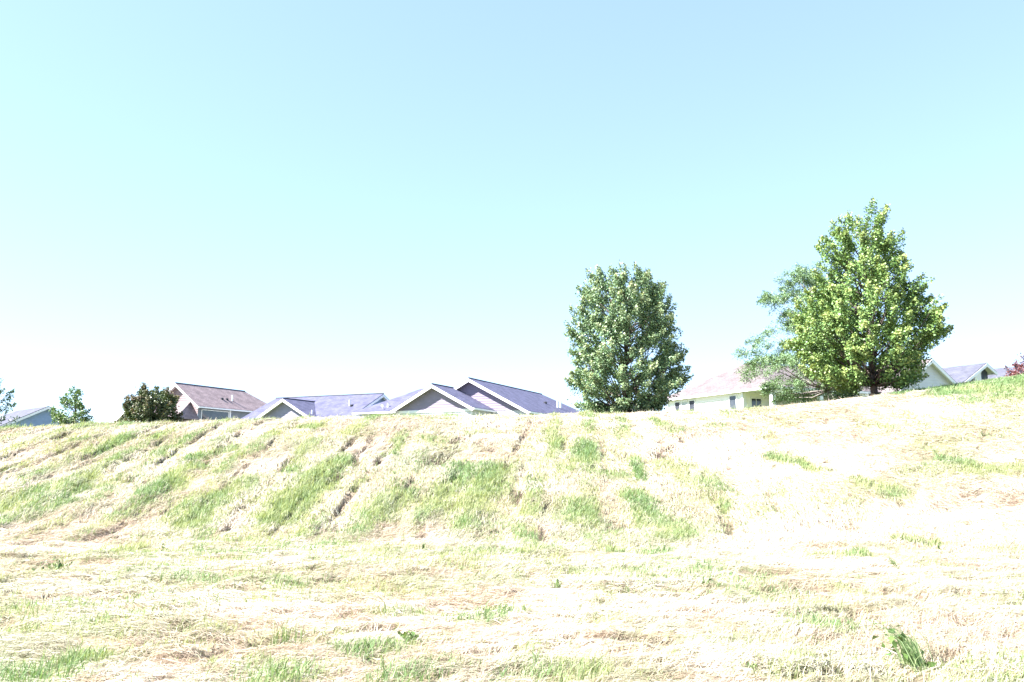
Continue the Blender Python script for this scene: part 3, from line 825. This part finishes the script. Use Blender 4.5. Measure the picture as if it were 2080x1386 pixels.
# ------------------------------------------------------------------ trees
def unit(v): return v / np.maximum(np.linalg.norm(v, axis=-1, keepdims=True), 1e-9)
def leaf_mesh(P, D, Nn, size, colors, name, mat, parent, aspect=0.8, fold=0.18):
    """one bent leaf per row: P stem point, D direction, Nn face normal"""
    n = len(P)
    D = unit(D); S = unit(np.cross(D, Nn)); U = np.cross(S, D)
    V = np.empty((n, 5, 3), np.float32)
    s = size[:, None]
    V[:, 0] = P
    V[:, 1] = P + D * s * .45 + S * s * aspect * .5 + U * s * fold * .5
    V[:, 2] = P + D * s * .45 - S * s * aspect * .5 + U * s * fold * .5
    V[:, 3] = P + D * s - U * s * fold
    V[:, 4] = P + D * s * .5
    b = (np.arange(n) * 5)[:, None]
    F = np.concatenate([b + np.array([[0, 1, 4]]), b + np.array([[1, 3, 4]]), b + np.array([[0, 4, 2]]), b + np.array([[4, 3, 2]])], 0)
    return np_mesh(name, V.reshape(-1, 3), F, mat, parent, np.repeat(colors, 5, 0))

def tree(name, base, prof, mpp, label, cat, r_, n_clu, n_leaf, leaf=0.12, cols=None, mat='leaf', bark='bark', up=0.9,
         trunk_r=0.12, shell=(0.35, 1.0), clen=0.55, csig=0.13, group=None, lean=0.0, yellow=None, tipcol=(0.30, 0.27, 0.08), sag=0.0, depth=0.95, limb_start=0.06, limbs=0.28, cexp=1.3, aspect=.8):
    """prof rows: height px above base, left radius px, right radius px; mpp metres per px"""
    g = np.random.default_rng(r_)
    pr = np.array(sorted(prof), float) * mpp
    H0, H1 = pr[0, 0], pr[-1, 0]
    root = empty(name, base); tag(root, label, cat, group)
    # cluster centres spread through the crown; more of them where the crown is wide
    hh = np.linspace(H0, H1, 200); wdt = np.interp(hh, pr[:, 0], pr[:, 1] + pr[:, 2])
    cdf = np.cumsum(wdt ** cexp); cdf /= cdf[-1]
    h = np.interp(g.random(n_clu), cdf, hh)
    phi = g.random(n_clu) * 2 * math.pi
    c, s = np.cos(phi), np.sin(phi)
    rl = np.interp(h, pr[:, 0], pr[:, 1]); rr = np.interp(h, pr[:, 0], pr[:, 2])
    k = (c + 1) / 2
    rad = rl * (1 - k) + rr * k
    rad = np.where(np.abs(s) > .6, np.maximum(rad, (rl + rr) / 2 * depth), rad)
    q = shell[0] + (shell[1] - shell[0]) * np.sqrt(g.random(n_clu))
    rad = rad * q * g.uniform(.9, 1.06, n_clu)
    frac = (h - H0) / (H1 - H0)
    tx = lambda z: lean * np.clip(z / H1, 0, 1)
    Cc = np.stack([tx(h) + rad * c, rad * s, h], 1)
    out = np.stack([c, s, np.zeros(n_clu)], 1)
    upw = up * (0.35 + 0.9 * frac)[:, None]
    ax = unit(out * (1.0 - 0.55 * frac)[:, None] + np.array([[0, 0, 1.0]]) * upw + g.normal(0, .22, (n_clu, 3)))
    L = clen * g.uniform(.6, 1.35, n_clu)
    nl = np.maximum(5, (n_leaf / n_clu * g.uniform(.5, 1.6, n_clu))).astype(int)
    idx = np.repeat(np.arange(n_clu), nl); m = len(idx)
    t = g.random(m)
    sig = csig * (1.25 - .85 * t)
    P = Cc[idx] + ax[idx] * ((t - .55) * L[idx])[:, None] + g.normal(0, 1, (m, 3)) * sig[:, None]
    P[:, 2] -= sag * (t ** 2) * L[idx]
    D = unit(ax[idx] * .5 + out[idx] * .5 + g.normal(0, .75, (m, 3)) + np.array([[0, 0, -0.25]]))
    Nn = unit(np.array([[0, 0, .75]]) + out[idx] * .8 + g.normal(0, .55, (m, 3)))
    sz = leaf * g.uniform(.65, 1.3, m)
    ca, cb = np.array(cols[0]), np.array(cols[1])
    w = g.random((m, 1))
    colr = ca * (1 - w) + cb * w
    if yellow is not None:
        f = np.clip(sstep(.55, 1.0, t) * sstep(.45, 1.0, q[idx]) * g.uniform(.2, 1.4, m) * yellow * (0.5 + fbm(Cc[idx][:, 0] * 1.3, Cc[idx][:, 2] * 1.3, 2, r_)), 0, 1)[:, None]
        colr = colr * (1 - f) + np.array(tipcol) * f
    colr = colr * g.uniform(.8, 1.2, (m, 1))
    leaf_mesh(P, D, Nn, sz, colr, 'crown', M[mat], root, aspect)
    # trunk and limbs
    b = MB()
    zz = np.linspace(-.25, H1 * .86, 10)
    wob = np.cumsum(g.normal(0, .03, (10, 2)), 0) * min(1, H1 / 5)
    tr = [(tx(z) + wob[i, 0] * (z > .3), wob[i, 1] * (z > .3), z) for i, z in enumerate(zz)]
    rads = [trunk_r * (1.25 if z < .05 else 1) * (1 - .88 * max(z, 0) / (H1 * .88)) for z in zz]
    b.tube(tr, rads, 9)
    order = g.permutation(n_clu)[: int(n_clu * limbs)]
    for i in order:
        e = Cc[i] + ax[i] * L[i] * .25
        rr_ = math.hypot(e[0], e[1])
        z0 = max(H1 * limb_start, e[2] - rr_ * g.uniform(.55, 1.1) - .2)
        z0 = min(z0, H1 * .8)
        sx = np.interp(z0, zz, [p[0] for p in tr]); sy = np.interp(z0, zz, [p[1] for p in tr])
        p0 = Vector((sx, sy, z0)); p3 = Vector(e)
        p1 = p0.lerp(p3, .4) + Vector((0, 0, -.06 * rr_)) + Vector(g.normal(0, .04, 3)); p2 = p0.lerp(p3, .75) + Vector((0, 0, -.03 * rr_)) + Vector(g.normal(0, .04, 3))
        r0 = min(trunk_r * .42, .012 + .012 * rr_ + .2 * trunk_r * g.random())
        b.tube([p0, p1, p2, p3], [r0, r0 * .6, r0 * .35, r0 * .12], 5)
    b.build('trunk', M[bark], root, smooth=True)
    return root

GREEN_A, GREEN_B = (0.06, 0.14, 0.04), (0.21, 0.32, 0.095)
def prof(rows, ybase): return [(ybase - y, l, r) for y, l, r in rows]

Ym = 30.9; b = at(1777, 801, Ym)
tree('maple_tree', (b.x, b.y, gz1(b.x, b.y)),
     prof([(402, 16, 28), (420, 42, 44), (465, 86, 52), (515, 96, 72), (560, 112, 88), (600, 130, 126), (650, 155, 150), (700, 158, 128), (740, 128, 98), (764, 100, 96), (778, 66, 84)], 801),
     Ym / FPX, 'large leafy maple with yellowish branch tips, standing on the bank beside the white gable', 'tree', 11, 470, 86000,
     leaf=.088, cols=(GREEN_A, GREEN_B), yellow=.75, tipcol=(.33, .38, .13), trunk_r=.13, clen=.72, csig=.105, group='maples along the bank')
Ym = 33.0; b = at(1279, 833, Ym)
tree('maple_tree', (b.x, b.y, gz1(b.x, b.y)),
     prof([(532, 66, 46), (548, 86, 58), (580, 110, 76), (620, 116, 94), (660, 118, 100), (700, 122, 106), (740, 126, 114), (765, 116, 122), (788, 112, 106), (808, 112, 66), (830, 70, 45)], 833),
     Ym / FPX, 'flat-topped darker maple with low branches, standing alone beside the slate roofs', 'tree', 31, 520, 84000,
     leaf=.083, cols=((0.06, 0.135, 0.062), (0.20, 0.29, 0.145)), yellow=.7, tipcol=(.36, .4, .22), trunk_r=.12, clen=.66, csig=.105, group='maples along the bank', limb_start=.02, cexp=.9)
Ym = 35.0; b = at(1690, 814, Ym)
tree('locust_tree', (b.x, b.y, gz1(b.x, b.y)),
     prof([(524, 60, 20), (552, 98, 30), (585, 122, 40), (620, 88, 50), (636, 75, 55), (655, 130, 60), (680, 150, 70), (708, 190, 70), (740, 165, 70), (765, 150, 60), (785, 118, 50), (812, 95, 30)], 814),
     Ym / FPX, 'airy feathery locust tree leaning left beside the large maple', 'tree', 13, 330, 72000, aspect=.32,
     leaf=.1, cols=((0.09, 0.17, 0.075), (0.18, 0.27, 0.125)), trunk_r=.11, clen=.75, csig=.12, up=.25, sag=.35, lean=-.7, bark='pale_bark', shell=(.3, 1.0), limbs=.16, limb_start=.12)
Ym = 33.0; b = at(306, 855, Ym)
tree('purple_bush', (b.x, b.y, gz1(b.x, b.y)),
     prof([(774, 20, 36), (790, 36, 44), (805, 48, 50), (825, 53, 54), (845, 53, 55), (857, 46, 50)], 856),
     Ym / FPX, 'dense dark bush with reddish tips in front of the brown roof', 'bush', 14, 170, 26000,
     leaf=.075, cols=((0.035, 0.07, 0.025), (0.105, 0.14, 0.055)), yellow=.9, tipcol=(.15, .09, .06), trunk_r=.05, clen=.5, csig=.085, up=1.2, limb_start=.0)
Ym = 31.5; b = at(150, 859, Ym)
tree('young_tree', (b.x, b.y, gz1(b.x, b.y)),
     prof([(776, 8, 8), (790, 22, 10), (805, 28, 20), (820, 38, 24), (835, 42, 34), (848, 38, 30), (857, 14, 14)], 859),
     Ym / FPX, 'small sparse young tree with spiky twigs in front of the blue end wall', 'tree', 15, 70, 3200,
     leaf=.075, cols=(GREEN_A, (0.14, 0.21, 0.06)), trunk_r=.03, clen=.34, csig=.06, up=.8, limbs=1.0, shell=(.1, 1.05))
Ym = 36.0; b = at(-34, 868, Ym)
tree('thin_tree', (b.x, b.y, gz1(b.x, b.y)),
     prof([(735, 14, 14), (765, 40, 48), (790, 50, 56), (815, 55, 50), (830, 55, 46), (850, 56, 58), (864, 30, 40)], 868),
     Ym / FPX, 'thin open tree at the left edge, half outside the frame', 'tree', 16, 90, 5200,
     leaf=.085, cols=((0.05, 0.1, 0.05), (0.1, 0.16, 0.08)), trunk_r=.06, clen=.5, csig=.09, limbs=1.0, shell=(.3, 1.05))
Ym = 40.0; b = at(2098, 775, Ym)
tree('red_tree', (b.x, b.y, gz1(b.x, b.y)),
     prof([(703, 12, 14), (716, 30, 28), (735, 44, 40), (752, 48, 44), (770, 40, 36)], 775),
     Ym / FPX, 'red-leaved small tree at the right edge above the green turf', 'tree', 17, 90, 6500,
     leaf=.085, cols=((0.09, 0.03, 0.038), (0.2, 0.085, 0.08)), mat='red_leaf', trunk_r=.06, clen=.4, csig=.1, up=1.0)

# ------------------------------------------------------------------ weeds standing in the cut hay
def weed(px, py, label, n_blade, h, spread, bend, n_leaf=0, leaf=.05, seed=1, name='grass_tuft', cat='grass tuft', w=.009, col=((.10, .17, .05), (.2, .28, .1))):
    g = np.random.default_rng(seed)
    x, y = hit(px, py)
    root = empty(name, (x, y, gz1(x, y))); tag(root, label, cat, 'weeds standing in the hay')
    a = g.random(n_blade) * 2 * math.pi
    hh = h * g.uniform(.5, 1.05, n_blade)
    bx = g.normal(0, spread, n_blade); by = g.normal(0, spread, n_blade)
    z = ground_z(x + bx, y + by) - gz1(x, y)
    ex = bx + bend[0] * hh + np.cos(a) * hh * .22; ey = by + bend[1] * hh + np.sin(a) * hh * .22
    P0 = np.stack([bx, by, z - .01], 1); P1 = np.stack([bx * .6 + ex * .4, by * .6 + ey * .4, z + hh * .62], 1); P2 = np.stack([ex, ey, z + hh * (1 - .25 * g.random(n_blade))], 1)
    S = np.stack([np.cos(a + 1.2), np.sin(a + 1.2) * .5, g.normal(0, .1, n_blade)], 1); S = unit(S)
    P0[:, :2] *= (0.35 if n_blade < 20 else 1)
    V, F = ribbons(P0, P1, P2, np.full(n_blade, w) * g.uniform(.6, 1.3, n_blade), S)
    k = g.random((n_blade, 1)); c = np.array(col[0]) * (1 - k) + np.array(col[1]) * k
    np_mesh('blades', V, F, M['grass_blade'], root, np.repeat(c, 6, 0))
    if n_leaf:
        i = g.integers(0, n_blade, n_leaf); t = g.random((n_leaf, 1))
        P = P0[i] * (1 - t) + P2[i] * t + g.normal(0, spread * .6, (n_leaf, 3)); P[:, 2] = np.abs(P[:, 2])
        D = unit(g.normal(0, 1, (n_leaf, 3)) + np.array([[0, 0, .4]])); Nn = unit(np.array([[0, 0, 1.]]) + g.normal(0, .5, (n_leaf, 3)))
        k = g.random((n_leaf, 1)); c = np.array((.05, .10, .03)) * (1 - k) + np.array((.12, .19, .05)) * k
        leaf_mesh(P, D, Nn, leaf * g.uniform(.6, 1.3, n_leaf), c, 'leaves', M['leaf'], root, .6)
weed(1866, 1356, 'tall wispy grass tuft bending left with broad leaves at its foot, nearest the camera', 110, .42, .055, (-.55, .1), 40, .08, 1, w=.0065, col=((.16, .25, .10), (.34, .44, .22)))
weed(1131, 1200, 'upright leafy weed alone on bare hay with a dark shadow at its foot', 26, .22, .03, (0, 0), 22, .05, 2, 'leafy_weed', 'weed')
weed(112, 1164, 'round leafy weed with thin stalks on the flat hay at the left', 40, .22, .09, (-.1, 0), 90, .055, 3, 'leafy_weed', 'weed')
weed(1826, 1156, 'bent clump of grass leaning left on the lower right hay', 22, .36, .03, (-.75, .2), 0, 0, 4)
weed(581, 1300, 'thin upright grass stalks rising from green turf near the bottom left', 40, .3, .09, (.02, 0), 0, 0, 5, w=.005)
weed(820, 1305, 'small broad-leaved weed beside green turf at the bottom centre', 14, .13, .06, (0, 0), 36, .06, 6, 'leafy_weed', 'weed')
weed(1435, 1190, 'little broad-leaved weed on white hay right of centre', 8, .10, .04, (0, 0), 14, .05, 8, 'leafy_weed', 'weed')
weed(330, 1124, 'small dark leafy weed on the flat below the left bank', 10, .12, .07, (0, 0), 50, .06, 9, 'leafy_weed', 'weed')
weed(859, 1128, 'single dark upright grass spike on white hay', 6, .24, .012, (.05, 0), 0, 0, 10, w=.02, col=((.06, .1, .04), (.1, .15, .06)))
weed(1908, 1120, 'small green weed on white hay at the lower right', 8, .14, .03, (0, 0), 18, .06, 11, 'leafy_weed', 'weed')
weed(1520, 1372, 'tiny weed sprig in the nearest hay right of centre', 6, .12, .03, (.1, 0), 8, .05, 12, 'leafy_weed', 'weed')
